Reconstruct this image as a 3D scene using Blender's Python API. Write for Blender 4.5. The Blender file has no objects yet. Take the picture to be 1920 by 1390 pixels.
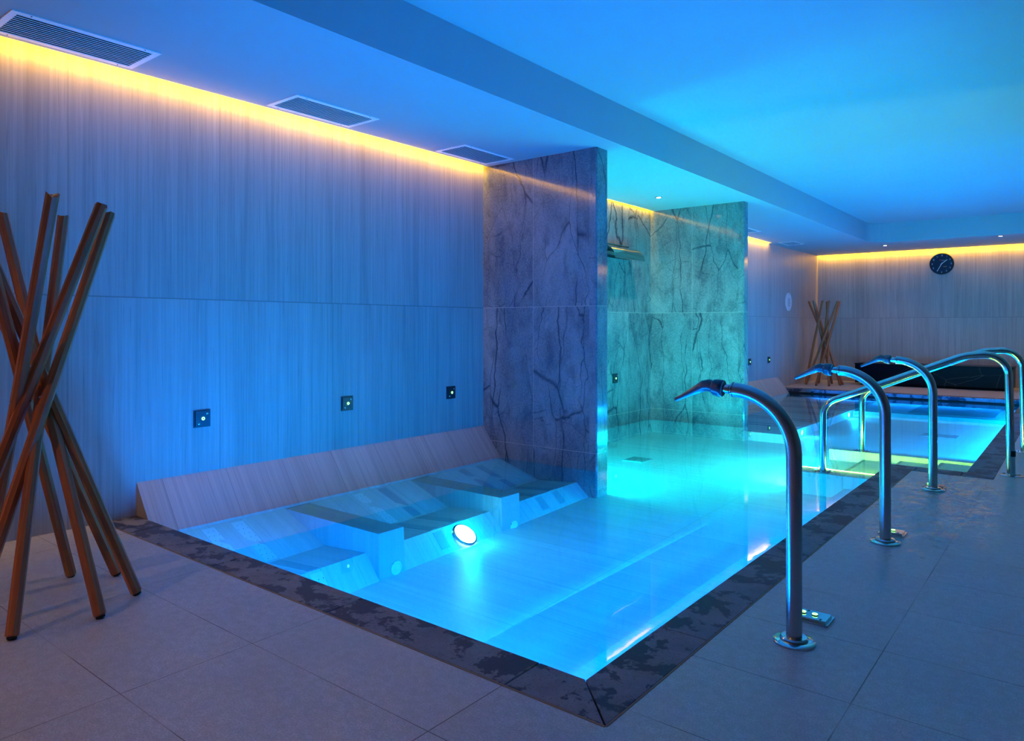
import bpy, bmesh, math, random
from mathutils import Vector, Matrix
random.seed(7)
PI = math.pi
S = bpy.context.scene
COL = S.collection

# ------------------------------------------------------------------ camera, world, exposure, large lights
cam_d = bpy.data.cameras.new('camera'); cam = bpy.data.objects.new('camera', cam_d); COL.objects.link(cam)
cam.location = (4.7567, -0.0761, 1.22)
cam.rotation_euler = (PI/2, 0, 0.6742)
cam_d.sensor_width = 36; cam_d.lens = 25.124; cam_d.shift_y = -0.0430; cam_d.clip_start = 0.05
S.camera = cam
w = bpy.data.worlds.new('world'); S.world = w; w.use_nodes = True
w.node_tree.nodes['Background'].inputs[0].default_value = (0.02, 0.05, 0.16, 1)
w.node_tree.nodes['Background'].inputs[1].default_value = 0.3
S.view_settings.view_transform = 'Standard'; S.view_settings.look = 'None'
S.view_settings.gamma = 1; S.view_settings.use_curve_mapping = False
S.view_settings.exposure = 0.0
S.cycles.use_denoising = True
S.cycles.max_bounces = 8; S.cycles.diffuse_bounces = 4; S.cycles.glossy_bounces = 4
S.cycles.transparent_max_bounces = 12
S.cycles.sample_clamp_indirect = 6
S.cycles.blur_glossy = 0.5

BLUE = (0.0, 0.215, 1.0)
CYAN = (0.0, 0.75, 0.85)

def area(name, loc, direction, sx, sy, power, color, spread=PI, along=None):
    d = bpy.data.lights.new(name, 'AREA'); d.shape = 'RECTANGLE'; d.size = sx; d.size_y = sy
    d.energy = power; d.color = color; d.spread = spread
    o = bpy.data.objects.new(name, d); COL.objects.link(o); o.location = loc
    dr = Vector(direction).normalized()
    z = -dr; ref = Vector(along) if along else (Vector((0, 1, 0)) if abs(dr.y) < 0.7 else Vector((1, 0, 0)))
    x = (ref - ref.dot(z)*z).normalized(); y = z.cross(x)
    o.rotation_euler = Matrix((x, y, z)).transposed().to_euler()
    return o

def point(name, loc, power, color, r=0.04):
    d = bpy.data.lights.new(name, 'POINT'); d.energy = power; d.color = color; d.shadow_soft_size = r
    o = bpy.data.objects.new(name, d); COL.objects.link(o); o.location = loc
    return o

# pool lighting: unseen linear lamps, added under the coping to light the ceiling blue
area('pool_fill_right', (3.375, 4.4, -0.115), (-0.12, 0, 1.0), 4.6, 0.05, 118, BLUE, math.radians(150))
area('pool_fill_near', (1.9, 2.04, -0.12), (0.0, 0.3, 0.95), 2.4, 0.05, 75, BLUE, along=(1, 0, 0))
area('pool_fill_rear_right', (3.955, 11.2, -0.115), (-0.15, -0.1, 0.95), 5.4, 0.05, 190, BLUE)
area('pool_fill_rear_far', (2.2, 14.30, -0.115), (0, -0.7, 0.7), 3.0, 0.05, 30, BLUE)
# unseen lamps added on risers and walls to brighten the basin
area('pool_wash_lower_riser', (2.49, 4.4, -0.335), (-1, 0, 0.08), 4.2, 0.05, 32, BLUE)
area('pool_wash_upper_riser', (3.108, 4.4, -0.255), (-1, 0, 0.05), 4.2, 0.05, 10, BLUE)
area('pool_wash_high', (3.39, 3.9, -0.112), (-1, 0, -0.05), 3.6, 0.04, 20, BLUE, math.radians(55))
area('pool_wash_near', (1.9, 2.015, -0.20), (0, 1, 0.0), 2.9, 0.10, 26, BLUE)
area('pool_wash_rear_right', (3.985, 11.2, -0.13), (-1, 0, -0.05), 5.8, 0.06, 120, (0.0, 0.32, 1.0))
area('pool_wash_rear_near', (3.3, 8.292, -0.19), (0, 1, 0), 1.2, 0.08, 80, (0.0, 0.36, 1.0))
area('stair_side_wash', (2.608, 7.45, -0.17), (-1, 0, 0.0), 1.2, 0.06, 100, (0.0, 0.72, 0.72))
area('alcove_wash', (0.70, 5.612, -0.20), (0, 1, 0.0), 1.1, 0.08, 100, (0.0, 0.66, 0.85))
# lamps of the waterfall alcove, hidden behind the first marble partition
point('alcove_light', (0.85, 5.72, -0.16), 95, (0.0, 0.76, 0.66), 0.05)
point('alcove_light_low', (0.35, 5.72, -0.2), 80, (0.0, 0.78, 0.62), 0.05)
# warm downlights over the entrance, behind the viewpoint
for k0, (x0, y0, p0) in enumerate(((1.5, -1.3, 22), (3.2, -1.6, 5), (5.6, -1.4, 3))):
    d = bpy.data.lights.new('entrance_downlight', 'SPOT'); d.energy = p0*3; d.color = (1.0, 0.50, 0.22); d.spot_size = math.radians(105); d.spot_blend = 0.8; d.shadow_soft_size = 0.04
    o = bpy.data.objects.new('entrance_downlight', d); COL.objects.link(o); o.location = (x0, y0, 2.80); o.rotation_euler = (0.30, 0, 0)

# ------------------------------------------------------------------ node helpers
def new_mat(name):
    m = bpy.data.materials.new(name); m.use_nodes = True
    nt = m.node_tree; b = nt.nodes['Principled BSDF']
    return m, nt, b

class N:
    def __init__(s, nt): s.nt = nt
    def n(s, t, **k):
        x = s.nt.nodes.new(t)
        for a, v in k.items(): setattr(x, a, v)
        return x
    def l(s, a, b): s.nt.links.new(a, b)
    def sset(s, sock, v):
        if hasattr(v, 'is_output') or hasattr(v, 'links'): s.l(v, sock)
        else: sock.default_value = v
    def math(s, op, a, b=0.0, c=None, clamp=False):
        x = s.n('ShaderNodeMath', operation=op); x.use_clamp = clamp
        s.sset(x.inputs[0], a); s.sset(x.inputs[1], b)
        if c is not None: s.sset(x.inputs[2], c)
        return x.outputs[0]
    def pos(s):
        g = s.n('ShaderNodeNewGeometry'); sp = s.n('ShaderNodeSeparateXYZ'); s.l(g.outputs['Position'], sp.inputs[0])
        return g.outputs['Position'], sp.outputs
    def obj(s):
        g = s.n('ShaderNodeTexCoord'); sp = s.n('ShaderNodeSeparateXYZ'); s.l(g.outputs['Object'], sp.inputs[0])
        return g.outputs['Object'], sp.outputs
    def map(s, v, scale=(1, 1, 1), rot=(0, 0, 0), loc=(0, 0, 0)):
        x = s.n('ShaderNodeMapping'); s.l(v, x.inputs[0])
        x.inputs['Scale'].default_value = scale; x.inputs['Rotation'].default_value = rot; x.inputs['Location'].default_value = loc
        return x.outputs[0]
    def noise(s, v, scale=1, detail=4, rough=0.55, dist=0.0):
        x = s.n('ShaderNodeTexNoise'); s.l(v, x.inputs['Vector'])
        x.inputs['Scale'].default_value = scale; x.inputs['Detail'].default_value = detail
        x.inputs['Roughness'].default_value = rough; x.inputs['Distortion'].default_value = dist
        return x.outputs['Fac'] if 'Fac' in x.outputs else x.outputs[0]
    def noisec(s, v, scale=1, detail=4):
        x = s.n('ShaderNodeTexNoise'); s.l(v, x.inputs['Vector'])
        x.inputs['Scale'].default_value = scale; x.inputs['Detail'].default_value = detail
        return x.outputs['Color']
    def ramp(s, f, stops):
        x = s.n('ShaderNodeValToRGB'); s.l(f, x.inputs[0]); e = x.color_ramp.elements
        while len(e) < len(stops): e.new(0.5)
        for i, (p, c) in enumerate(stops):
            e[i].position = p; e[i].color = (c, c, c, 1) if isinstance(c, (int, float)) else tuple(c)+(1,)
        return x.outputs[0]
    def mix(s, f, a, b, mode='MIX'):
        x = s.n('ShaderNodeMix', data_type='RGBA', blend_type=mode)
        s.sset(x.inputs[0], f)
        for i, v in ((6, a), (7, b)):
            if isinstance(v, tuple): x.inputs[i].default_value = v + (1,) if len(v) == 3 else v
            else: s.l(v, x.inputs[i])
        return x.outputs[2]
    def seam(s, coord, width, off, thick):
        """1 on a joint line, repeating every width"""
        a = s.math('ADD', coord, off)
        a = s.math('DIVIDE', a, width); a = s.math('FRACT', s.math('ADD', a, 100.0))
        b = s.math('SUBTRACT', 1.0, a); c = s.math('MINIMUM', a, b)
        return s.math('LESS_THAN', c, thick/width/2)
    def bump(s, h, strength, dist, b):
        x = s.n('ShaderNodeBump'); x.inputs['Strength'].default_value = strength; x.inputs['Distance'].default_value = dist
        s.l(h, x.inputs['Height']); s.l(x.outputs[0], b.inputs['Normal'])

def vein_tile(name, run, across, light=(0.50, 0.46, 0.44), dark=(0.33, 0.30, 0.285), width=0.965, off=0.0, seam_w=0.003,
              zseam=None, rough=0.42, seamcol=(0.22, 0.19, 0.17), across_seams=None, contrast=1.0, clean=False):
    """silk-veined stone tile: veins run along axis `run`, vary along `across`"""
    m, nt, b = new_mat(name); k = N(nt); P, xyz = k.pos()
    ax = {'x': 0, 'y': 1, 'z': 2}
    def sc(a, r):
        v = [0.35, 0.35, 0.35]; v[ax[across]] = a; v[ax[run]] = r
        return tuple(v)
    # random tone and vein offset per tile
    t = k.math('FLOOR', k.math('DIVIDE', k.math('ADD', xyz[ax[across]], off), width))
    if zseam is not None:
        t = k.math('ADD', t, k.math('MULTIPLY', k.math('GREATER_THAN', xyz[ax['z']], zseam), 37.0))
    wn = k.n('ShaderNodeTexWhiteNoise', noise_dimensions='1D'); k.l(t, wn.inputs['W'])
    cb = k.n('ShaderNodeCombineXYZ')
    for i in range(3): k.l(k.math('MULTIPLY', wn.outputs[0], 11.0 if i != ax[across] else 5.0), cb.inputs[i])
    va = k.n('ShaderNodeVectorMath', operation='ADD'); k.l(P, va.inputs[0]); k.l(cb.outputs[0], va.inputs[1])
    V = va.outputs[0]
    fine = k.noise(k.map(V, sc(55, 0.9)), 1, 6, 0.65, 0.25)
    mid = k.noise(k.map(V, sc(14, 0.45)), 1, 4, 0.6, 0.5)
    broad = k.noise(k.map(V, sc(3.2, 0.25)), 1, 3, 0.5, 0.4)
    f = k.math('ADD', k.math('MULTIPLY', fine, 0.5), k.math('ADD', k.math('MULTIPLY', mid, 0.35), k.math('MULTIPLY', broad, 0.25)))
    f = k.math('ADD', f, k.math('MULTIPLY', k.math('SUBTRACT', wn.outputs[0], 0.5), 0.05))
    lo, hi = 0.55 - 0.13/contrast, 0.55 + 0.13/contrast
    c = k.mix(k.ramp(f, [(lo, 0.0), (hi, 1.0)]), dark, light)
    # short dark streaks
    st = k.noise(k.map(V, sc(120, 3.0)), 1, 2, 0.5)
    c = k.mix(k.ramp(st, [(0.63, 0.0), (0.74, 0.45)]), c, tuple(x*0.6 for x in dark))
    se = k.seam(xyz[ax[across]], width, off, seam_w)
    if zseam is not None:
        d = k.math('ABSOLUTE', k.math('SUBTRACT', xyz[2], zseam)); se = k.math('MAXIMUM', se, k.math('LESS_THAN', d, 0.004))
    if across_seams:
        se = k.math('MAXIMUM', se, k.seam(xyz[ax[run]], across_seams[0], across_seams[1], seam_w))
    c = k.mix(k.math('MULTIPLY', se, 0.75), c, seamcol)
    k.l(c, b.inputs['Base Color']); b.inputs['Roughness'].default_value = rough
    b.inputs['Specular IOR Level'].default_value = 0.4
    h = k.math('SUBTRACT', k.math('MULTIPLY', f, 0.6), se)
    k.bump(h, 0.35, 0.002, b)
    return m

def simple(name, col, rough=0.5, metal=0.0, bumpy=None, emit=None, estr=0.0, spec=0.5):
    m, nt, b = new_mat(name); k = N(nt)
    b.inputs['Base Color'].default_value = tuple(col)+(1,); b.inputs['Roughness'].default_value = rough
    b.inputs['Metallic'].default_value = metal; b.inputs['Specular IOR Level'].default_value = spec
    O, _ = k.obj()
    n = k.noise(O, 9, 4, 0.6)
    r = k.math('ADD', rough, k.math('MULTIPLY', k.math('SUBTRACT', n, 0.5), min(0.12, rough)))
    k.l(r, b.inputs['Roughness'])
    if bumpy: k.bump(k.noise(O, bumpy[0], 5), bumpy[1], 0.002, b)
    if emit: b.inputs['Emission Color'].default_value = tuple(emit)+(1,); b.inputs['Emission Strength'].default_value = estr
    return m

M = {}
M['wall_y'] = vein_tile('veined_wall_tile_side', 'z', 'y', width=0.965, off=0.32, zseam=1.407)
M['wall_x'] = vein_tile('veined_wall_tile_far', 'z', 'x', width=0.965, off=0.2, zseam=1.407)
M['ramp'] = vein_tile('veined_ramp_tile', 'x', 'y', width=0.45, off=0.08, seam_w=0.004, light=(0.45, 0.41, 0.385), dark=(0.31, 0.28, 0.26))
M['seat'] = vein_tile('veined_seat_tile', 'x', 'y', width=0.45, off=0.11, seam_w=0.003, rough=0.6, light=(0.56, 0.53, 0.51), dark=(0.42, 0.40, 0.38))
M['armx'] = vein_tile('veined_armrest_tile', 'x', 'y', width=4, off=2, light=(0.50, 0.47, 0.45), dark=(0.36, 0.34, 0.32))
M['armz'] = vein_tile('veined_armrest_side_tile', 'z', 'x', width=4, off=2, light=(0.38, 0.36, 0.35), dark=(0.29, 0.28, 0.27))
M['pool_floor'] = vein_tile('veined_pool_floor_tile', 'x', 'y', width=0.61, off=0.1, seam_w=0.003, across_seams=(1.2, 0.05), light=(0.76, 0.73, 0.70), dark=(0.60, 0.57, 0.55))
M['pool_side'] = vein_tile('veined_pool_side_tile', 'z', 'y', width=0.61, off=0.3, light=(0.76, 0.73, 0.70), dark=(0.60, 0.57, 0.55))
M['pool_side_x'] = vein_tile('veined_pool_end_tile', 'z', 'x', width=0.45, off=0.05, light=(0.76, 0.73, 0.70), dark=(0.60, 0.57, 0.55))

def stone_marble(name):
    m, nt, b = new_mat(name); k = N(nt); P, xyz = k.pos()
    # slabs: joints every slab in z (1.407) ; shift texture per slab
    slab = k.math('GREATER_THAN', xyz[2], 1.407)
    cb = k.n('ShaderNodeCombineXYZ')
    sx = k.math('ADD', k.math('MULTIPLY', k.math('FLOOR', k.math('DIVIDE', xyz[0], 0.634)), 3.7), k.math('MULTIPLY', slab, 9.1))
    k.l(sx, cb.inputs[0]); k.l(k.math('MULTIPLY', k.math('FLOOR', k.math('DIVIDE', k.math('ADD', xyz[1], 0.45), 0.8)), 2.3), cb.inputs[1])
    va = k.n('ShaderNodeVectorMath', operation='ADD'); k.l(P, va.inputs[0]); k.l(cb.outputs[0], va.inputs[1]); V = va.outputs[0]
    warp = k.n('ShaderNodeVectorMath', operation='MULTIPLY_ADD'); k.l(k.noisec(V, 2.6, 9), warp.inputs[0])
    warp.inputs[1].default_value = (0.17, 0.17, 0.17); k.l(V, warp.inputs[2])
    W = warp.outputs[0]
    cloud = k.noise(k.map(V, (1.7, 1.7, 0.9)), 1.3, 7, 0.62, 0.6)
    grain = k.noise(V, 55, 5, 0.7)
    c = k.mix(k.ramp(cloud, [(0.34, 0.0), (0.68, 1.0)]), (0.085, 0.11, 0.14), (0.25, 0.265, 0.28))
    c = k.mix(k.ramp(grain, [(0.40, 0.0), (0.72, 0.45)]), c, (0.40, 0.42, 0.42))
    c = k.mix(k.ramp(grain, [(0.32, 0.4), (0.42, 0.0)]), c, (0.09, 0.11, 0.13))
    pat = k.noise(k.map(W, (5, 5, 2.2), (0, 0.4, 0)), 1.5, 6, 0.65)
    c = k.mix(k.ramp(pat, [(0.50, 0.0), (0.66, 0.55)]), c, (0.055, 0.07, 0.10))
    def veins(scale, stretch, tilt, w1, amt, loc):
        v = k.n('ShaderNodeTexVoronoi', feature='DISTANCE_TO_EDGE'); v.inputs['Scale'].default_value = scale
        k.l(k.map(W, (1.0, 1.0, stretch), (0, tilt, 0), loc), v.inputs['Vector'])
        mask = k.ramp(k.noise(k.map(V, (1, 1, 0.7), loc=loc), 1.6, 3), [(0.40, 0.0), (0.52, 1.0)])
        e = k.ramp(v.outputs['Distance'], [(0.0, 1.0), (w1, 0.0)])
        x = k.n('ShaderNodeRGBToBW'); k.l(e, x.inputs[0]); y = k.n('ShaderNodeRGBToBW'); k.l(mask, y.inputs[0])
        return k.math('MULTIPLY', k.math('MULTIPLY', x.outputs[0], y.outputs[0]), amt)
    v1 = veins(1.5, 0.24, 0.32, 0.013, 0.95, (0, 0, 0))
    v2 = veins(2.6, 0.24, 0.34, 0.011, 0.9, (4, 2, 1))
    v3 = veins(5.5, 0.40, -0.30, 0.010, 0.7, (1, 7, 3))
    v4 = veins(1.0, 0.20, 0.28, 0.012, 0.95, (8, 3, 5))
    vv = k.math('MAXIMUM', k.math('MAXIMUM', v1, v2), k.math('MAXIMUM', v3, v4))
    c = k.mix(vv, c, (0.018, 0.026, 0.045))
    lw = k.noise(k.map(W, (6, 6, 1.6), (0, 0.3, 0)), 2.0, 5, 0.7)
    c = k.mix(k.ramp(lw, [(0.655, 0.0), (0.70, 0.3)]), c, (0.45, 0.47, 0.47))
    se = k.math('LESS_THAN', k.math('ABSOLUTE', k.math('SUBTRACT', xyz[2], 1.407)), 0.003)
    s2 = k.math('LESS_THAN', k.math('ABSOLUTE', k.math('SUBTRACT', xyz[2], 0.075)), 0.003)
    s3 = k.math('LESS_THAN', k.math('ABSOLUTE', k.math('SUBTRACT', xyz[0], 0.634)), 0.0025)
    se = k.math('MAXIMUM', se, k.math('MAXIMUM', s2, s3))
    c = k.mix(k.math('MULTIPLY', se, 0.6), c, (0.5, 0.44, 0.38))
    k.l(c, b.inputs['Base Color']); b.inputs['Roughness'].default_value = 0.09; b.inputs['Specular IOR Level'].default_value = 0.55
    h = k.math('SUBTRACT', k.math('MULTIPLY', grain, 0.25), vv)
    k.bump(h, 0.12, 0.002, b)
    return m
M['marble'] = stone_marble('dark_veined_marble')

def floor_tile():
    m, nt, b = new_mat('grey_floor_tile'); k = N(nt); P, xyz = k.pos()
    tx = k.math('FLOOR', k.math('DIVIDE', k.math('SUBTRACT', xyz[0], 0.35), 0.955)); ty = k.math('FLOOR', k.math('DIVIDE', k.math('SUBTRACT', xyz[1], 1.93), 0.4825))
    wn = k.n('ShaderNodeTexWhiteNoise', noise_dimensions='1D'); k.l(k.math('ADD', k.math('MULTIPLY', tx, 13.0), ty), wn.inputs['W'])
    c = k.mix(k.ramp(k.noise(P, 2.2, 5, 0.6), [(0.3, 0.0), (0.7, 1.0)]), (0.46, 0.475, 0.51), (0.60, 0.61, 0.65))
    g = k.noise(P, 160, 4, 0.7)
    c = k.mix(k.ramp(g, [(0.35, 0.8), (0.62, 0.0)]), c, (0.24, 0.235, 0.235))
    c = k.mix(k.ramp(k.noise(P, 28, 6, 0.75), [(0.40, 0.5), (0.60, 0.0)]), c, (0.28, 0.275, 0.28))
    c = k.mix(k.math('MULTIPLY', wn.outputs[0], 0.16), c, (0.54, 0.51, 0.49))
    # worn soil around the posts, small dark specks
    v = k.n('ShaderNodeTexVoronoi', feature='F1'); v.inputs['Scale'].default_value = 5.0; k.l(P, v.inputs['Vector'])
    c = k.mix(k.math('LESS_THAN', v.outputs['Distance'], 0.018), c, (0.04, 0.035, 0.03))
    jx = k.seam(xyz[0], 0.955, -0.35, 0.0042); jy = k.seam(xyz[1], 0.4825, -1.93, 0.0036)
    j = k.math('MAXIMUM', jx, jy)
    jn = k.ramp(k.noise(P, 1.4, 3), [(0.45, (0.10, 0.065, 0.05)), (0.60, (0.34, 0.31, 0.30))])
    c = k.mix(k.math('MULTIPLY', j, 0.9), c, jn)
    k.l(c, b.inputs['Base Color'])
    # wet film near the stairs: smoother patches
    dx = k.math('SUBTRACT', xyz[0], 3.95); dy = k.math('SUBTRACT', xyz[1], 5.6)
    d = k.math('SQRT', k.math('ADD', k.math('MULTIPLY', k.math('MULTIPLY', dx, dx), 3.0), k.math('MULTIPLY', k.math('MULTIPLY', dy, dy), 0.28)))
    near = k.math('SUBTRACT', 1.0, d, clamp=True)
    wmap = k.n('ShaderNodeMapRange'); k.l(k.noise(P, 7.0, 8, 0.75), wmap.inputs[0]); wmap.inputs[1].default_value = 0.48; wmap.inputs[2].default_value = 0.62
    wet = k.math('MULTIPLY', near, wmap.outputs[0])
    wn2 = k.n('ShaderNodeMapRange'); k.l(wet, wn2.inputs[0]); wn2.inputs[3].default_value = 0.40; wn2.inputs[4].default_value = 0.15; wn2.inputs[2].default_value = 0.35
    k.l(wn2.outputs[0], b.inputs['Roughness']); b.inputs['Specular IOR Level'].default_value = 0.45
    k.bump(k.math('ADD', k.math('SUBTRACT', k.math('MULTIPLY', g, 0.6), j), k.math('MULTIPLY', k.math('MULTIPLY', wet, k.noise(P, 38, 3)), 3.0)), 0.25, 0.0015, b)
    return m
M['floor'] = floor_tile()

def coping_mat():
    m, nt, b = new_mat('dark_basalt_coping'); k = N(nt); P, xyz = k.pos()
    dry = k.mix(k.ramp(k.noise(P, 6, 5, 0.65), [(0.3, 0.0), (0.7, 1.0)]), (0.13, 0.14, 0.17), (0.22, 0.225, 0.26))
    g = k.noise(P, 120, 4, 0.75)
    dry = k.mix(k.ramp(g, [(0.33, 0.7), (0.44, 0.0)]), dry, (0.02, 0.02, 0.022))
    wetm = k.noise(P, 4.6, 7, 0.66, 0.2)
    wet = k.ramp(wetm, [(0.50, 0.0), (0.52, 1.0)])
    wb = k.n('ShaderNodeRGBToBW'); k.l(wet, wb.inputs[0])
    c = k.mix(k.math('MULTIPLY', wb.outputs[0], 0.9), dry, (0.018, 0.024, 0.050))
    k.l(c, b.inputs['Base Color'])
    mr = k.n('ShaderNodeMapRange'); k.l(wb.outputs[0], mr.inputs[0]); mr.inputs[3].default_value = 0.7; mr.inputs[4].default_value = 0.5
    k.l(mr.outputs[0], b.inputs['Roughness']); b.inputs['Specular IOR Level'].default_value = 0.2
    k.bump(g, 0.5, 0.003, b)
    return m
M['coping'] = coping_mat()

def plaster():
    m, nt, b = new_mat('white_ceiling_paint'); k = N(nt); P, _ = k.pos()
    c = k.mix(k.noise(P, 1.2, 3), (0.44, 0.44, 0.45), (0.47, 0.47, 0.47)); k.l(c, b.inputs['Base Color'])
    b.inputs['Roughness'].default_value = 0.75; b.inputs['Specular IOR Level'].default_value = 0.2
    return m
M['ceiling'] = plaster()

def wood():
    m, nt, b = new_mat('reddish_brown_wood'); k = N(nt); O, xyz = k.obj()
    ri = k.n('ShaderNodeObjectInfo')
    va = k.n('ShaderNodeVectorMath', operation='ADD'); k.l(O, va.inputs[0])
    cb = k.n('ShaderNodeCombineXYZ'); k.l(k.math('MULTIPLY', ri.outputs['Random'], 9.0), cb.inputs[0]); k.l(cb.outputs[0], va.inputs[1])
    a = k.noise(k.map(va.outputs[0], (26, 26, 1.1)), 1, 5, 0.6, 0.7)
    f = k.noise(k.map(va.outputs[0], (150, 150, 4)), 1, 3, 0.6)
    c = k.mix(k.ramp(a, [(0.35, 0.0), (0.65, 1.0)]), (0.29, 0.075, 0.024), (0.54, 0.165, 0.052))
    c = k.mix(k.ramp(f, [(0.35, 0.4), (0.5, 0.0)]), c, (0.18, 0.06, 0.025))
    k.l(c, b.inputs['Base Color']); b.inputs['Roughness'].default_value = 0.36
    k.bump(f, 0.12, 0.001, b)
    return m
M['wood'] = wood()

def steel(name, col=(0.46, 0.46, 0.47), rough=0.24):
    m, nt, b = new_mat(name); k = N(nt); O, _ = k.obj()
    b.inputs['Metallic'].default_value = 1.0; b.inputs['Base Color'].default_value = tuple(col)+(1,)
    n = k.noise(O, 22, 5, 0.7)
    k.l(k.math('ADD', rough, k.math('MULTIPLY', k.math('SUBTRACT', n, 0.5), 0.12)), b.inputs['Roughness'])
    return m
M['steel'] = steel('brushed_steel')
M['chrome'] = steel('polished_steel', (0.58, 0.585, 0.59), 0.13)
M['nozzle'] = simple('dark_rubber_nozzle', (0.045, 0.05, 0.06), 0.28, 0.0, spec=0.7)
M['plate_dark'] = steel('tarnished_steel_plate', (0.10, 0.11, 0.13), 0.32)
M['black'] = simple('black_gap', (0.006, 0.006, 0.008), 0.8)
M['screw'] = steel('screw_steel', (0.75, 0.75, 0.78), 0.18)
M['white_metal'] = simple('white_painted_metal', (0.86, 0.86, 0.86), 0.4)
M['green_led'] = simple('green_led_ring', (0.1, 0.8, 0.2), 0.4, emit=(0.22, 1.0, 0.18), estr=5.0)
M['lamp_white'] = simple('downlight_lens', (0.9, 0.9, 0.9), 0.4, emit=(1.0, 0.86, 0.72), estr=14.0)
M['pool_lens'] = simple('pool_lamp_lens', (0.9, 0.9, 0.85), 0.4, emit=(1.0, 0.95, 0.70), estr=14.0)
M['led_yellow'] = simple('warm_led_strip', (0.9, 0.8, 0.5), 0.4, emit=(1.0, 0.53, 0.0), estr=200.0)
M['led_far'] = simple('warm_led_strip_far', (0.9, 0.8, 0.5), 0.4, emit=(1.0, 0.50, 0.0), estr=330.0)
M['led_stair'] = simple('stair_led_strip', (0.9, 0.9, 0.5), 0.4, emit=(0.75, 0.55, 0.02), estr=900.0)
M['jet_plate'] = None
M['clock_face'] = simple('dark_blue_clock_face', (0.012, 0.018, 0.05), 0.25)
M['clock_rim'] = simple('black_clock_rim', (0.008, 0.008, 0.01), 0.25)
M['clock_mark'] = simple('pale_clock_print', (0.55, 0.6, 0.7), 0.5)
M['clock_red'] = simple('red_clock_print', (0.5, 0.03, 0.05), 0.5)
M['clock_orange'] = simple('orange_clock_print', (0.5, 0.18, 0.05), 0.5)
M['clock_hand'] = simple('white_clock_hand', (0.9, 0.9, 0.92), 0.4)
M['sign'] = simple('clear_oval_sign', (0.80, 0.78, 0.80), 0.3)
M['sign_print'] = simple('grey_sign_print', (0.28, 0.26, 0.30), 0.5)
M['sticker'] = simple('black_sticker', (0.01, 0.01, 0.01), 0.4)
M['grout'] = simple('pale_brown_grout', (0.23, 0.15, 0.10), 0.8)

def jet_mat(name, base, holes):
    m, nt, b = new_mat(name); k = N(nt); P, xyz = k.pos()
    v = k.n('ShaderNodeTexNoise'); k.l(k.map(P, (0.5, 40, 0.5)), v.inputs['Vector']); v.inputs['Scale'].default_value = 1
    c = k.mix(v.outputs[0], tuple(x*0.9 for x in base), base)
    if holes:
        row = k.math('FRACT', k.math('DIVIDE', xyz[0], 0.092))
        sh = k.math('MULTIPLY', k.math('GREATER_THAN', row, 0.5), 0.5)
        a = k.math('SUBTRACT', k.math('FRACT', k.math('DIVIDE', xyz[0], 0.046)), 0.5)
        d = k.math('SUBTRACT', k.math('FRACT', k.math('ADD', k.math('DIVIDE', xyz[1], 0.034), sh)), 0.5)
        q = k.math('ADD', k.math('MULTIPLY', k.math('MULTIPLY', a, a), 1.0), k.math('MULTIPLY', k.math('MULTIPLY', d, d), 0.55))
        c = k.mix(k.math('MULTIPLY', k.math('LESS_THAN', q, 0.0058), 0.85), c, (0.02, 0.03, 0.05))
    k.l(c, b.inputs['Base Color']); b.inputs['Roughness'].default_value = 0.5
    return m
M['jet_light'] = jet_mat('pale_jet_panel', (0.66, 0.66, 0.65), 1)
M['jet_dark'] = jet_mat('dark_jet_panel', (0.27, 0.28, 0.30), 0)

M['shelf_line'] = simple('dark_purple_jet_line', (0.06, 0.03, 0.06), 0.5)
M['jet_seat'] = jet_mat('grey_seat_panel', (0.33, 0.33, 0.34), 0)
def black_marble():
    m, nt, b = new_mat('black_bench_marble'); k = N(nt); P, xyz = k.pos()
    warp = k.n('ShaderNodeVectorMath', operation='MULTIPLY_ADD'); k.l(k.noisec(P, 2.0, 4), warp.inputs[0]); warp.inputs[1].default_value = (0.2,)*3; k.l(P, warp.inputs[2])
    v = k.n('ShaderNodeTexVoronoi', feature='DISTANCE_TO_EDGE'); v.inputs['Scale'].default_value = 1.2
    k.l(k.map(warp.outputs[0], (1.0, 1.0, 2.0), (0, 0.5, 0)), v.inputs['Vector'])
    c = k.mix(k.ramp(v.outputs['Distance'], [(0.0, 0.55), (0.004, 0.0)]), (0.004, 0.005, 0.014), (0.25, 0.25, 0.24))
    k.l(c, b.inputs['Base Color']); b.inputs['Roughness'].default_value = 0.30; b.inputs['Specular IOR Level'].default_value = 0.10
    return m
M['bench'] = black_marble()

def water_mat():
    m = bpy.data.materials.new('pool_water'); m.use_nodes = True; nt = m.node_tree; k = N(nt)
    nt.nodes.remove(nt.nodes['Principled BSDF']); out = nt.nodes['Material Output']
    fr = k.n('ShaderNodeFresnel'); fr.inputs['IOR'].default_value = 1.33
    tr = k.n('ShaderNodeBsdfTransparent'); tr.inputs[0].default_value = (0.30, 0.93, 1.0, 1)
    gl = k.n('ShaderNodeBsdfGlossy'); gl.inputs['Roughness'].default_value = 0.015; gl.inputs['Color'].default_value = (1, 1, 1, 1)
    P, _ = k.pos()
    bp = k.n('ShaderNodeBump'); bp.inputs['Strength'].default_value = 0.05; bp.inputs['Distance'].default_value = 0.01
    k.l(k.noise(P, 3.0, 2), bp.inputs['Height']); k.l(bp.outputs[0], gl.inputs['Normal'])
    mx = k.n('ShaderNodeMixShader'); k.l(fr.outputs[0], mx.inputs[0]); k.l(tr.outputs[0], mx.inputs[1]); k.l(gl.outputs[0], mx.inputs[2])
    k.l(mx.outputs[0], out.inputs[0])
    return m
M['water'] = water_mat()

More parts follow.
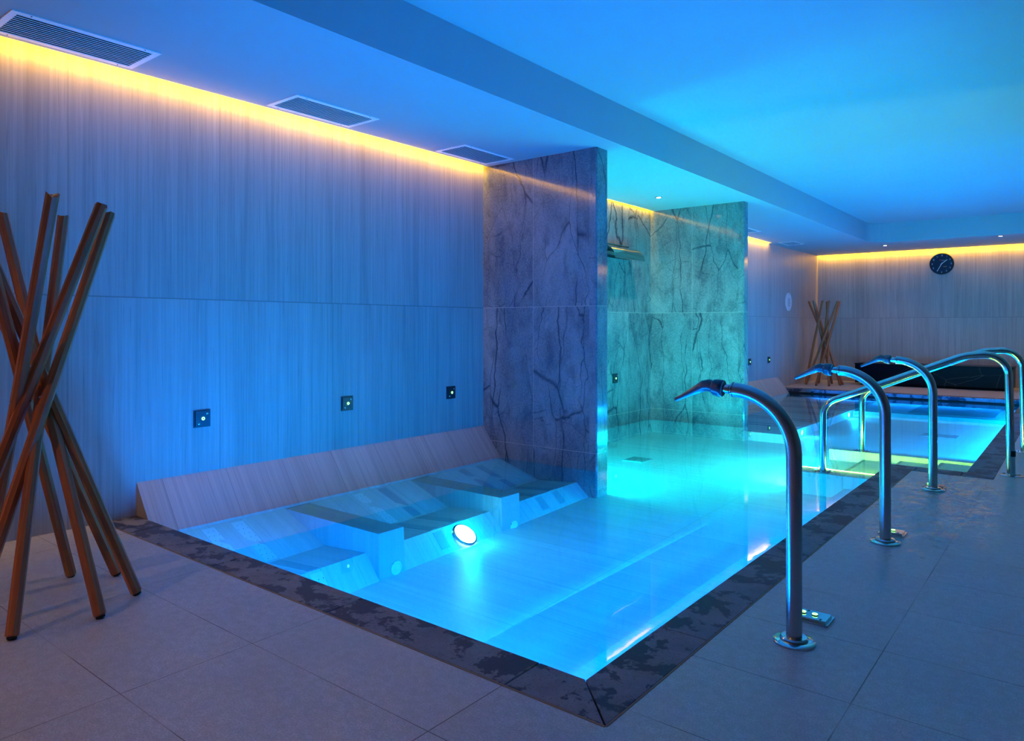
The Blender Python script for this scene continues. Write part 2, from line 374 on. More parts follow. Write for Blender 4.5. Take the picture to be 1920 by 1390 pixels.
# ------------------------------------------------------------------ mesh helpers (everything modelled in world coordinates)
def box(bm, x0, x1, y0, y1, z0, z1, bev=0.0):
    r = bmesh.ops.create_cube(bm, size=1.0)
    vs = r['verts']
    bmesh.ops.scale(bm, vec=(x1-x0, y1-y0, z1-z0), verts=vs)
    bmesh.ops.translate(bm, vec=((x0+x1)/2, (y0+y1)/2, (z0+z1)/2), verts=vs)
    if bev:
        es = list({e for v in vs for e in v.link_edges})
        bmesh.ops.bevel(bm, geom=es, offset=bev, segments=2, affect='EDGES', profile=0.6)
    return vs

def quad(bm, *pts):
    return bm.faces.new([bm.verts.new(p) for p in pts])

def prism(bm, poly, axis, a, b):
    """poly: 2D points in the other two axes (cyclic order y,z / x,z / x,y)"""
    def P(p, t):
        return {'x': (t, p[0], p[1]), 'y': (p[0], t, p[1]), 'z': (p[0], p[1], t)}[axis]
    va = [bm.verts.new(P(p, a)) for p in poly]; vb = [bm.verts.new(P(p, b)) for p in poly]
    bm.faces.new(va); bm.faces.new(vb[::-1]); n = len(poly)
    for i in range(n): bm.faces.new((va[i], vb[i], vb[(i+1) % n], va[(i+1) % n]))

def tube(bm, pts, rad, seg=24, cap=True, squash=None):
    pts = [Vector(p) for p in pts]; n = len(pts)
    rad = rad if isinstance(rad, (list, tuple)) else [rad]*n
    rings = []; prev = None
    for i, p in enumerate(pts):
        t = (pts[min(i+1, n-1)] - pts[max(i-1, 0)]).normalized()
        if prev is None:
            ref = Vector((0, 1, 0)) if abs(t.y) < 0.9 else Vector((1, 0, 0))
            u = (ref - ref.dot(t)*t).normalized()
        else: u = (prev - prev.dot(t)*t).normalized()
        prev = u; v = t.cross(u)
        rings.append([bm.verts.new(p + (u*math.cos(2*PI*j/seg) + v*math.sin(2*PI*j/seg))*rad[i]) for j in range(seg)])
    for a, b in zip(rings, rings[1:]):
        for j in range(seg): bm.faces.new((a[j], a[(j+1) % seg], b[(j+1) % seg], b[j]))
    if cap: bm.faces.new(rings[0][::-1]); bm.faces.new(rings[-1])

def lathe(bm, prof, centre, axis='z', seg=32, direction=1):
    """prof: (radius, height) pairs along the axis from centre"""
    c = Vector(centre); A = {'x': Vector((1, 0, 0)), 'y': Vector((0, 1, 0)), 'z': Vector((0, 0, 1))}[axis] if isinstance(axis, str) else Vector(axis).normalized()
    ref = Vector((0, 0, 1)) if abs(A.z) < 0.9 else Vector((1, 0, 0))
    u = (ref - ref.dot(A)*A).normalized(); v = A.cross(u)
    rings = []
    for r, h in prof:
        if r <= 1e-6: rings.append([bm.verts.new(c + A*h*direction)])
        else: rings.append([bm.verts.new(c + A*h*direction + (u*math.cos(2*PI*j/seg)+v*math.sin(2*PI*j/seg))*r) for j in range(seg)])
    for a, b in zip(rings, rings[1:]):
        for j in range(seg):
            k2 = (j+1) % seg
            if len(a) == 1 and len(b) == 1: continue
            if len(a) == 1: bm.faces.new((a[0], b[j], b[k2]))
            elif len(b) == 1: bm.faces.new((a[j], a[k2], b[0]))
            else: bm.faces.new((a[j], a[k2], b[k2], b[j]))
    if len(rings[0]) > 1: bm.faces.new(rings[0][::-1])
    if len(rings[-1]) > 1: bm.faces.new(rings[-1])

def obj(name, bm, mat, parent=None, origin=None, smooth=False):
    bmesh.ops.remove_doubles(bm, verts=bm.verts, dist=1e-6)
    bmesh.ops.recalc_face_normals(bm, faces=bm.faces)
    me = bpy.data.meshes.new(name)
    off = Vector((0, 0, 0))
    if parent is not None:
        p = parent
        while p is not None: off += p.location; p = p.parent
    loc = Vector((0, 0, 0))
    if origin is not None: loc = Vector(origin) - off
    bm.transform(Matrix.Translation(-(off + loc)))
    bm.to_mesh(me); bm.free()
    mats = mat if isinstance(mat, list) else [mat]
    for x in mats: me.materials.append(x)
    if smooth:
        for p in me.polygons: p.use_smooth = True
        me.set_sharp_from_angle(angle=math.radians(38))
    o = bpy.data.objects.new(name, me); COL.objects.link(o); o.location = loc
    if parent is not None: o.parent = parent
    return o

def tag(o, label, cat, group=None, kind=None):
    o['label'] = label; o['category'] = cat
    if group: o['group'] = group
    if kind: o['kind'] = kind
    return o

def thing(name, label, cat, loc, group=None):
    o = bpy.data.objects.new(name, None); COL.objects.link(o); o.location = loc; o.empty_display_size = 0.1
    return tag(o, label, cat, group)

def struct(name, bm, mat, label=None, cat=None):
    o = obj(name, bm, mat); o['kind'] = 'structure'
    if label: o['label'] = label
    return o

def dup(root, loc, rotz=0.0, label=None):
    r = root.copy(); COL.objects.link(r); r.location = loc; r.rotation_euler = (0, 0, rotz)
    if label: r['label'] = label
    for ch in list(root.children):
        c = ch.copy(); COL.objects.link(c); c.parent = r
        for g in list(ch.children):
            d = g.copy(); COL.objects.link(d); d.parent = c
    return r
B = bmesh.new

# ------------------------------------------------------------------ dimensions
H, ZC = 2.835, 3.1935               # soffit and recessed ceiling
XS, YRC = 1.546, 15.114             # edges of the recess
XR, XN = 3.4156, 3.996              # pool right edge: main basin, rear basin
Y0, YN, YF, YW = 2.008, 6.958, 14.353, 17.1155
CW = 0.204                          # coping width
ZW = -0.0855                        # water level
M1, M1B, M2, M2B, XM = 5.409, 5.602, 8.978, 9.123, 1.3465
XMAX, YMIN = 9.0, -3.0

# ------------------------------------------------------------------ room shell
# deck floor: strips around the basin, outside the coping
bm = B()
def slab(x0, x1, y0, y1, z1=0.0, z0=-0.6): box(bm, x0, x1, y0, y1, z0, z1)
slab(-0.3, XMAX, YMIN, Y0-CW)
slab(XR+CW, XMAX, Y0-CW, YN-CW)
slab(XN+CW, XMAX, YN-CW, YW+0.3)
slab(-0.3, XN+CW, YF+CW, YW+0.3)
struct('floor', bm, M['floor'], 'grey stone tiled deck around the pool')
# coping slabs
TH = 0.060
def coping(n, poly, lab):
    bm = B(); prism(bm, poly, 'z', -TH, 0.003)
    bmesh.ops.bevel(bm, geom=[e for e in bm.edges if abs(e.verts[0].co.z-e.verts[1].co.z) < 1e-6 and e.verts[0].co.z > 0], offset=0.003, segments=1, affect='EDGES')
    return struct('trim_%d' % n, bm, M['coping'], lab)
g = 0.0022
def run_x(n0, xs, ya, yb, lab, mitre=None):
    k = n0
    for a, b2 in zip(xs, xs[1:]):
        coping(k, [(a+g, ya), (b2-g, ya), (b2-g, yb), (a+g, yb)], lab); k += 1
    return k
def run_y(n0, ys, xa, xb, lab):
    k = n0
    for a, b2 in zip(ys, ys[1:]):
        coping(k, [(xa, a+g), (xb, a+g), (xb, b2-g), (xa, b2-g)], lab); k += 1
    return k
LAB = 'dark basalt pool coping slab'
n = run_x(1, [0.0, 0.36, 1.30, 2.24, 3.22], Y0-CW, Y0, LAB + ' along the near edge')
coping(n, [(3.22+g, Y0-CW), (XR+CW-0.005, Y0-CW), (XR-g, Y0), (3.22+g, Y0)], LAB + ' mitred at the near corner'); n += 1
coping(n, [(XR+g, Y0), (XR+CW, Y0-CW+0.005), (XR+CW, 2.56), (XR, 2.56)], LAB + ' right of the near corner mitre'); n += 1
n = run_y(n, [2.56, 3.75, 4.93, 5.86, YN-CW], XR, XR+CW, LAB + ' along the right edge')
n = run_x(n, [XR, XR+CW+0.02, XN-0.02, XN+CW], YN-CW, YN, LAB + ' at the head of the stairs')
n = run_y(n, [YN, 8.1, 9.3, 10.5, 11.7, 12.9, YF], XN, XN+CW, LAB + ' along the rear basin')
n = run_x(n, [0.0, 0.9, 1.8, 2.7, 3.6, XN+CW], YF, YF+CW, LAB + ' along the far edge')
# grout line between coping and deck
bm = B()
for (a, b2, c, d) in ((0, XR+CW, Y0-CW-0.007, Y0-CW+0.002), (XR+CW-0.002, XR+CW+0.006, Y0-CW, YN-CW)):
    box(bm, a, b2, c, d, -0.02, 0.0016)
struct('trim_40', bm, M['grout'], 'pale grout joint between coping and floor tiles')

# basin
def zf(y):                                        # basin floor falls gently towards the near end
    if y < M1: return -0.40 + 0.0310*(y-2.95)
    if y < M2: return -0.3238 + 0.0170*(y-M1)
    return -0.2631
bm = B()
ys = [Y0-0.05, 2.95, 4.2, M1, 7.2, M2, 12.6]
for a, b2 in zip(ys, ys[1:]):
    quad(bm, (-0.05, a, zf(a)), (XN+0.05, a, zf(a)), (XN+0.05, b2, zf(b2)), (-0.05, b2, zf(b2)))
struct('floor_pool', bm, M['pool_floor'], 'veined stone floor of the pool under water')
bm = B(); box(bm, -0.05, XN+0.05, 12.6, YF+0.05, -0.6, -0.165)
struct('floor_pool_far', bm, M['pool_floor'], 'shallow far ledge of the rear basin under water')
bm = B(); box(bm, 1.05, 2.6, 13.0, 14.1, -0.17, -0.158)
bm2 = B()
bm.free()
bm2.free()
bm = B()
box(bm, 0.0, XR+0.1, Y0-0.1, Y0+0.002, -0.7, -TH)
struct('wall_pool_near', bm, M['pool_side_x'], 'near end wall of the basin')
bm = B()
box(bm, XR-0.002, XR+0.2, Y0-0.1, YN-0.02, -0.7, -TH)
struct('wall_pool_right', bm, M['pool_side'], 'right side wall of the basin')
bm = B(); box(bm, XR+0.1, XN+0.1, YN-0.2, YN+0.002, -0.7, -TH); struct('wall_pool_stair', bm, M['pool_side_x'], 'basin wall under the stair coping')
bm = B(); box(bm, XN-0.002, XN+0.2, YN-0.1, YF+0.1, -0.7, -TH); struct('wall_pool_rear_right', bm, M['pool_side'], 'right side wall of the rear basin')
bm = B(); box(bm, -0.05, XN+0.1, YF+0.004, YF+0.15, -0.7, -TH); struct('wall_pool_far', bm, M['black'], 'far end wall of the basin, coloured black for the shade under the coping')  # black base colour stands in for the shade below the far coping
# two treads down the right side
bm = B(); box(bm, 3.115, XR, Y0, 6.66, -0.7, -0.205, 0.003); struct('trim_41', bm, M['pool_floor'], 'upper submerged tread along the right side')
bm = B(); box(bm, 2.50, 3.115, Y0, 6.66, -0.7, -0.300, 0.003); struct('trim_42', bm, M['pool_floor'], 'lower submerged tread along the right side')

# left ramps (sloping stone ledge against the wall)
def ramp(name, y0, y1, lab):
    bm = B(); prism(bm, [(0, 0.2145), (0.235, -0.100), (0.235, -0.3), (0, -0.3)], 'y', y0, y1)
    return tag(obj(name, bm, M['ramp'], origin=(0.1, (y0+y1)/2, 0)), lab, 'sloped ledge', 'sloping tiled ledges')
ramp('sloping_ledge', Y0, M1, 'long sloping veined tile ledge along the left wall before the marble partition')
ramp('sloping_ledge', M2B, YF, 'sloping veined tile ledge far behind the second marble partition')

# walls
bm = B(); box(bm, -0.3, 0.0, YMIN, YW+0.3, -0.7, H+0.6); struct('wall_left', bm, M['wall_y'], 'veined beige stone wall on the left')
bm = B(); box(bm, -0.3, XMAX, YW, YW+0.3, -0.7, H+0.6); struct('wall_far', bm, M['wall_x'], 'veined beige stone wall at the far end')
bm = B(); box(bm, XMAX, XMAX+0.2, YMIN, YW+0.3, -0.3, H+0.6); struct('wall_right', bm, M['wall_y'])
bm = B(); box(bm, -0.3, XMAX+0.2, YMIN-0.2, YMIN, -0.3, H+0.6); struct('wall_near', bm, M['wall_x'])
# marble partitions and alcove lining
def partition(name, y0, y1, lab):
    bm = B(); box(bm, 0.0, XM, y0, y1, -0.6, H+0.02)
    bmesh.ops.bevel(bm, geom=[e for e in bm.edges if abs(e.verts[0].co.z-e.verts[1].co.z) > 1 and e.verts[0].co.x > 1], offset=0.012, segments=1, affect='EDGES')
    return struct(name, bm, M['marble'], lab)
partition('wall_partition_near', M1, M1B, 'nearer dark veined marble partition standing in the water')
partition('wall_partition_far', M2, M2B, 'farther dark veined marble partition standing in the water')
bm = B(); box(bm, 0.0, 0.014, M1B, M2, -0.6, H); struct('wall_alcove', bm, M['marble'], 'marble lined back wall of the waterfall alcove')

# ceiling: lower soffit with LED slots, recess and its rounded inner corner
SL = 0.055
bm = B()
R = 0.5
poly = [(XS, YMIN), (XS, YRC-R)] + [(XS+R-R*math.cos(a), YRC-R+R*math.sin(a)) for a in [PI/2*i/10 for i in range(1, 10)]] + [(XS+R, YRC), (XMAX, YRC)]
va = [bm.verts.new((x, y, H)) for x, y in poly]; vb = [bm.verts.new((x, y, ZC)) for x, y in poly]
for i in range(len(poly)-1): bm.faces.new((va[i], va[i+1], vb[i+1], vb[i]))
# underside of the soffit (left strip, far strip), slots left open at the walls
c1 = [(SL, YMIN), (SL, 13.85), (0.0, 13.85), (0.0, YW-SL), (XMAX, YW-SL)]
loop = [bm.verts.new((x, y, H)) for x, y in c1] + va[::-1]
bm.faces.new(loop)
# slot cheeks
for (a, b2) in (((SL, YMIN), (SL, 13.85)), ((SL, 13.85), (0, 13.85)), ((0, YW-SL), (XMAX, YW-SL))):
    quad(bm, (a[0], a[1], H), (b2[0], b2[1], H), (b2[0], b2[1], H+0.11), (a[0], a[1], H+0.11))
quad(bm, (0, YMIN, H+0.11), (SL, YMIN, H+0.11), (SL, 13.85, H+0.11), (0, 13.85, H+0.11))
quad(bm, (0, YW-SL, H+0.11), (XMAX, YW-SL, H+0.11), (XMAX, YW, H+0.11), (0, YW, H+0.11))
# top of recess
quad(bm, (XS-0.2, YMIN, ZC), (XMAX, YMIN, ZC), (XMAX, YRC+0.2, ZC), (XS-0.2, YRC+0.2, ZC))
bmesh.ops.triangulate(bm, faces=[f for f in bm.faces if len(f.verts) > 4])
struct('ceiling', bm, M['ceiling'], 'white painted ceiling with a lower soffit and a large recess')

# LED strips lying in the slots (they give off light)
def led(name, axis, a, b2, mat, lab):
    """aluminium profile on the slot cheek with a light band aimed at the wall and slightly down"""
    if axis == 'y': P = lambda d, t, z: (d, t, z)
    else: P = lambda d, t, z: (t, YW-d, z)
    sec = [(SL, H+0.080), (0.040, H+0.080), (0.049, H+0.045), (SL, H+0.042)]
    va = [P(d, a, z) for d, z in sec]; vb = [P(d, b2, z) for d, z in sec]
    bm = B(); A = [bm.verts.new(p) for p in va]; C = [bm.verts.new(p) for p in vb]
    bm.faces.new(A); bm.faces.new(C[::-1])
    for q in range(4):
        f = bm.faces.new((A[q], C[q], C[(q+1) % 4], A[(q+1) % 4])); f.material_index = 1 if q == 1 else 0
    o = obj(name, bm, [M['white_metal'], mat], origin=tuple((Vector(va[2])+Vector(vb[2]))/2))
    return tag(o, lab, 'light strip', 'warm LED strips')
led('led_strip', 'y', YMIN+0.05, M1-0.01, M['led_yellow'], 'yellow LED strip in the ceiling slot above the long left wall')
led('led_strip', 'y', M1B+0.01, M2-0.01, M['led_yellow'], 'yellow LED strip in the ceiling slot inside the marble alcove')
led('led_strip', 'y', M2B+0.01, 13.8, M['led_yellow'], 'yellow LED strip in the slot behind the farther partition')
led('led_strip', 'x', 0.06, XMAX-0.05, M['led_far'], 'yellow LED strip in the ceiling slot along the far wall')

# water
bm = B()
for p in (((0, Y0), (XR, Y0), (XR, YN), (0, YN)), ((0, YN), (XN, YN), (XN, YF+0.004), (0, YF+0.004))):
    quad(bm, *[(x, y, ZW) for x, y in p])
wt = obj('pool_water', bm, M['water']); tag(wt, 'clear blue lit water filling the whole pool', 'water', kind='stuff')

# ------------------------------------------------------------------ submerged massage seats
def zb(y): return -0.281 + 0.0150*(y-2.95)
def zfr(y): return -0.247 + 0.0159*(y-2.95)
XB0, ZB0, XB1, XF0, XF1 = 0.235, -0.100, 0.70, 1.13, 1.265
def strip_quad(bm, y0, y1, x0, z0f, x1, z1f, t=0.0, thick=0.03):
    a = [(x0, y0, z0f(y0)+t), (x1, y0, z1f(y0)+t), (x1, y1, z1f(y1)+t), (x0, y1, z0f(y1)+t)]
    v = [bm.verts.new(p) for p in a]; w2 = [bm.verts.new((p[0]-0.004, p[1], p[2]-thick)) for p in a]
    bm.faces.new(v); bm.faces.new(w2[::-1])
    for i in range(4): bm.faces.new((v[i], w2[i], w2[(i+1) % 4], v[(i+1) % 4]))
def lerp_f(x, x0, f0, x1, f1): return lambda y: f0(y) + (f1(y)-f0(y))*(x-x0)/(x1-x0)
ztop = lambda y: ZB0
bays = [(Y0, 2.95, (2.345, 2.55), 'nearest submerged tiled seat beside the near coping, two pale dotted jet strips on its back', True),
        (3.165, 4.18, (3.585, 3.835), 'middle submerged tiled seat between the two armrest blocks, beside the glowing lamp', True),
        (4.40, M1, (4.80, 5.04), 'farthest submerged tiled seat against the marble partition with darker jet strips', False)]
for i, (y0, y1, cs, lab, pale) in enumerate(bays):
    t = thing('massage_seat', lab, 'pool seat', (0.7, (y0+y1)/2, -0.45), 'submerged massage seats')
    bm = B(); strip_quad(bm, y0, y1, XB0, ztop, XB1, zb); obj('backrest', bm, M['seat'], t)
    bm = B(); strip_quad(bm, y0, y1, XB1, zb, XF0, zfr); obj('seat', bm, M['seat'], t)
    bm = B(); strip_quad(bm, y0, y1, XF0, zfr, XF1, lambda y: zf(y)-0.004); lp = obj('leg_panel', bm, M['seat'], t)
    for c in cs:
        a, b2 = c-0.043, c+0.043
        mat = M['jet_light'] if i == 0 or (i == 1 and c == cs[0]) else M['jet_dark']
        bm = B(); f0 = lerp_f(0.262, XB0, ztop, XB1, zb); f1 = lerp_f(0.685, XB0, ztop, XB1, zb)
        strip_quad(bm, a, b2, 0.262, f0, 0.685, f1, 0.003, 0.01)
        obj('jet_strip', bm, mat, t)
        bm = B(); strip_quad(bm, a, b2, 0.715, lerp_f(0.715, XB1, zb, XF0, zfr), 1.12, lerp_f(1.12, XB1, zb, XF0, zfr), 0.003, 0.01)
        obj('seat_strip', bm, M['jet_seat'], t)
        if i == 1 and c == cs[1]: continue        # the lamp sits there
        bm = B(); g0 = lerp_f(1.142, XF0, zfr, XF1, zf); g1 = lerp_f(1.235, XF0, zfr, XF1, zf)
        strip_quad(bm, a, b2, 1.144, g0, 1.237, g1, 0.002, 0.01)
        obj('leg_strip', bm, M['jet_light'] if i == 0 else M['jet_seat'], t)

for (y0, y1, lab) in ((2.95, 3.165, 'nearer submerged armrest block, between the nearest and the middle seat'), (4.18, 4.40, 'farther submerged armrest block, between the middle and the farthest seat')):
    t = thing('armrest_block', lab, 'armrest', (0.75, (y0+y1)/2, -0.45), 'submerged armrest blocks')
    bm = B()
    prism(bm, [(0.24, -0.105), (1.25, -0.105), (1.268, -0.5), (0.24, -0.5)], 'y', y0, y1)
    for f in bm.faces:
        f.normal_update()
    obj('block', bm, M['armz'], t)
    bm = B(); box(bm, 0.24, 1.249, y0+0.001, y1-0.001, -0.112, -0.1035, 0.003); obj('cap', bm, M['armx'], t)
    yc = (y0+y1)/2 + 0.03
    bm = B(); lathe(bm, [(0.0, 0), (0.045, 0), (0.045, 0.006), (0.033, 0.012), (0.027, 0.010), (0.022, 0.012), (0.010, 0.018), (0.0, 0.018)], (1.262, yc, -0.352), 'x'); obj('water_inlet', bm, M['jet_light'], t, smooth=True)

# the lamp set in the leg panel of the middle seat
lamp = thing('pool_lamp', 'bright round underwater lamp glowing white and yellow below the middle seat', 'lamp', (1.20, 3.86, -0.32))
nx = Vector((0.60, 0, 0.80)).normalized()
bm = B(); lathe(bm, [(0.098, 0.0), (0.098, 0.012), (0.086, 0.016), (0.084, 0.010)], (1.212, 3.80, -0.312), nx); obj('bezel', bm, M['chrome'], lamp, smooth=True)
bm = B(); lathe(bm, [(0.084, 0.0), (0.084, 0.011), (0.04, 0.016), (0.0, 0.018)], (1.212, 3.80, -0.312), nx); obj('lens', bm, M['pool_lens'], lamp, smooth=True)
point('pool_lamp_light', (1.285, 3.80, -0.225), 5.5, (0.0, 0.72, 1.0), 0.05)

# ------------------------------------------------------------------ stairs between the two low divider walls
def divider(y0, y1, x0, x1, lab):
    bm = B(); box(bm, x0, x1, y0, y1, -0.5, -0.100, 0.004)
    return tag(obj('divider_wall', bm, M['pool_side_x'], origin=((x0+x1)/2, (y0+y1)/2, -0.3)), lab, 'low wall', 'low submerged stair walls')
divider(6.66, 6.90, 2.66, XR-0.003, 'nearer low submerged wall at the foot of the handrail')
divider(8.085, 8.285, 2.615, XN-0.003, 'farther low submerged wall lit yellow green on its face')
for k2, (x0, x1, z) in enumerate(((2.62, 2.95, -0.215), (2.95, 3.30, -0.180), (3.30, 3.66, -0.152), (3.66, XN-0.003, -0.126))):
    bm = B(); box(bm, x0, x1, 6.905 if x1 < XR else YN+0.003, 8.083, -0.5, z)
    st = obj('stair_step', bm, M['pool_floor'], origin=(x0, 7.5, z))
    tag(st, ['lowest submerged stair step at the left of the flight', 'second submerged stair step, pale green', 'third submerged stair step lit yellow at its near side', 'topmost submerged stair step beside the coping'][k2], 'stair step', 'submerged stair steps')
    if k2:
        bm = B(); box(bm, x0+0.001, x0+0.03, 6.93 if x1 < XR else YN+0.02, 8.07, z-0.004, z+0.0025); obj('nosing', bm, M['jet_dark'], st)
bm = B(); box(bm, 2.68, 3.62, 6.903, 6.913, -0.118, -0.104)
bm.free()
for (a, b2, yy) in ((2.68, 3.40, 6.906), (3.42, 3.96, YN+0.006)):
    bm = B(); box(bm, a, b2, yy, yy+0.008, -0.112, -0.100)
    tag(obj('stair_led', bm, M['led_stair'], origin=((a+b2)/2, yy, -0.12)), 'yellow LED line under the nosing of the nearer low wall' if a < 3 else 'yellow LED line under the stair coping', 'light strip', 'stair LED lines')

area('stair_glow_left', (3.03, 6.918, -0.108), (0, 0.75, -0.6), 0.7, 0.012, 14, (0.45, 0.75, 0.04), along=(1, 0, 0))
area('stair_glow_right', (3.68, YN+0.018, -0.104), (0, 0.75, -0.5), 0.5, 0.012, 9, (0.45, 0.75, 0.04), along=(1, 0, 0))

# rear basin: lounging shelf on the left with dark jet strips
bm = B(); box(bm, 0.235, 1.80, M2B, YF, -0.5, -0.150, 0.004)
shelf = tag(obj('lounge_shelf', bm, M['seat'], origin=(1.0, 11.7, -0.3)), 'submerged lounging shelf with dark strips in the rear basin', 'pool seat')
for yy in (9.85, 10.05, 10.62, 10.82, 11.58, 11.78, 12.42, 12.62, 13.3, 13.5):
    bm = B(); box(bm, 0.45, 1.72, yy-0.022, yy+0.022, -0.152, -0.147); obj('jet_strip', bm, M['shelf_line'], shelf)
def shelf_lamp(y, lab):
    t = thing('pool_lamp', lab, 'lamp', (1.80, y, -0.205), 'small lamps on the lounging shelf')
    bm = B(); lathe(bm, [(0.046, 0.0), (0.046, 0.010), (0.038, 0.013), (0.036, 0.008)], (1.80, y, -0.205), 'x'); obj('bezel', bm, M['chrome'], t, smooth=True)
    bm = B(); lathe(bm, [(0.036, 0.001), (0.036, 0.009), (0.0, 0.013)], (1.80, y, -0.205), 'x'); obj('lens', bm, M['pool_lens'], t, smooth=True)
    point('shelf_lamp_light', (1.90, y, -0.19), 16, (0.0, 0.42, 1.0), 0.04)
shelf_lamp(9.85, 'nearer small underwater lamp on the face of the lounging shelf')
shelf_lamp(12.3, 'farther small underwater lamp on the face of the lounging shelf')
for (px, py, sx, sy, lab, z) in ((3.25, 11.05, 0.42, 0.34, 'square grey drain grating on the rear basin floor', -0.262), (0.81, 7.14, 0.25, 0.27, 'square drain grating on the alcove floor under water', zf(7.14))):
    t = thing('drain_grating', lab, 'drain', (px, py, z))
    bm = B(); box(bm, px-sx/2, px+sx/2, py-sy/2, py+sy/2, z-0.01, z+0.006, 0.002); obj('frame', bm, M['jet_dark'], t)
    bm = B()
    nb = 14
    for q in range(nb):
        yy = py-sy/2+0.015+(sy-0.03)*q/(nb-1); box(bm, px-sx/2+0.01, px+sx/2-0.01, yy-0.004, yy+0.004, z+0.004, z+0.010)
    obj('bars', bm, M['steel'], t)
bm = B(); box(bm, 2.55, 3.72, 12.9, 14.25, -0.17, -0.161); tag(obj('step_mat', bm, M['jet_dark'], origin=(3.1, 13.6, -0.16)), 'darker rectangular panel on the far shallow ledge', 'panel')

# ------------------------------------------------------------------ spray posts
def arc(c, r, a0, a1, n2, y):
    return [(c[0]+r*math.cos(a0+(a1-a0)*i/n2), y, c[1]+r*math.sin(a0+(a1-a0)*i/n2)) for i in range(n2+1)]
def spray_post():
    x, y = 3.885, 2.76
    t = thing('spray_post', 'x', 'water spout', (x, y, 0), 'curved steel spray posts')
    bm = B(); lathe(bm, [(0.078, 0.0), (0.078, 0.008), (0.072, 0.013), (0.052, 0.014), (0.052, 0.020), (0.047, 0.025), (0.030, 0.026)], (x, y, 0), seg=48)
    obj('base_flange', bm, M['chrome'], t, smooth=True)
    r = 0.245
    path = [(x, y, 0.012), (x, y, 0.4), (x, y, 0.70)] + arc((x-r, 0.718), r, 0, PI/2-0.03, 18, y)
    e = path[-1]
    bm = B(); tube(bm, path, 0.0295, 32); obj('post', bm, M['steel'], t, smooth=True)
    bm = B(); lathe(bm, [(0.0295, 0), (0.032, 0.002), (0.032, 0.006), (0.028, 0.008)], e, (-1, 0, 0.03)); obj('end_ring', bm, M['chrome'], t, smooth=True)
    bm = B(); lathe(bm, [(0.019, 0.0), (0.019, 0.012), (0.015, 0.013), (0.015, 0.017), (0.020, 0.018), (0.020, 0.030), (0.017, 0.031), (0.017, 0.045)], (e[0], y, e[2]), (-1, 0, 0.05)); obj('neck', bm, M['chrome'], t, smooth=True)
    cx, cz = e[0]-0.052, e[2]+0.002
    bm = B(); lathe(bm, [(0.020, -0.004), (0.033, -0.006), (0.036, 0.0), (0.0365, 0.012), (0.034, 0.024), (0.0345, 0.030), (0.028, 0.040), (0.024, 0.042)], (cx, y, cz), (-1, 0, 0.12)); nut = obj('swivel_collar', bm, M['nozzle'], t, smooth=True)
    pts = [(cx-0.030, y, cz+0.004), (cx-0.055, y, cz+0.010), (cx-0.080, y, cz+0.006), (cx-0.105, y, cz-0.008), (cx-0.140, y, cz-0.026), (cx-0.175, y, cz-0.044), (cx-0.206, y, cz-0.059)]
    bm = B(); tube(bm, pts, [0.026, 0.0265, 0.0235, 0.019, 0.0145, 0.0105, 0.0085], 20); noz = obj('nozzle', bm, M['nozzle'], t, smooth=True)
    d = Vector(pts[-1])-Vector(pts[-2])
    bm = B(); lathe(bm, [(0.0055, 0), (0.0055, 0.0012)], pts[-1], d.normalized(), seg=16); obj('nozzle_hole', bm, M['black'], noz)
    return t
p = spray_post(); p['label'] = 'nearest and largest curved steel spray post standing on the right deck'
dup(p, (3.885, 4.387, 0), 0, 'middle curved steel spray post, second from the front on the deck')
dup(p, (3.882, 6.05, 0), 0, 'farthest curved steel spray post, beside the stair coping')

def floor_plate():
    x, y = 3.882, 3.03; hx, hy, h = 0.068, 0.056, 0.020
    t = thing('floor_switch', 'x', 'switch plate', (x, y, 0), 'steel push button plates on the floor')
    bm = B(); box(bm, x-hx, x+hx, y-hy, y+hy, 0.0, h)
    bmesh.ops.bevel(bm, geom=[e for e in bm.edges if min(v.co.z for v in e.verts) > h-1e-4], offset=0.010, segments=2, affect='EDGES')
    obj('plate', bm, M['chrome'], t)
    for k3, cx in enumerate((x-0.042, x+0.004)):
        bm = B(); lathe(bm, [(0.0125, 0), (0.0125, 0.003), (0.009, 0.0045), (0.0, 0.0045)], (cx, y, h), seg=28); bt = obj('button', bm, M['plate_dark'], t, smooth=True)
        bm = B(); tube(bm, [(cx+0.0085*math.cos(a), y+0.0085*math.sin(a), h+0.0045) for a in [2*PI*i/24 for i in range(25)]], 0.0026, 8, cap=False); obj('light_ring', bm, M['green_led'], bt)
    for (sx, sy) in ((-0.03, 0.035), (0.035, -0.033)):
        bm = B(); lathe(bm, [(0.005, 0), (0.005, 0.0015), (0.0, 0.0018)], (x+sx, y+sy, h), seg=12); obj('screw', bm, M['plate_dark'], t)
    return t
f = floor_plate(); f['label'] = 'steel switch plate on the floor behind the nearest spray post'
dup(f, (3.882, 4.60, 0), 0, 'steel switch plate on the floor behind the middle spray post')
dup(f, (3.880, 6.16, 0), 0, 'steel switch plate on the floor behind the farthest spray post')

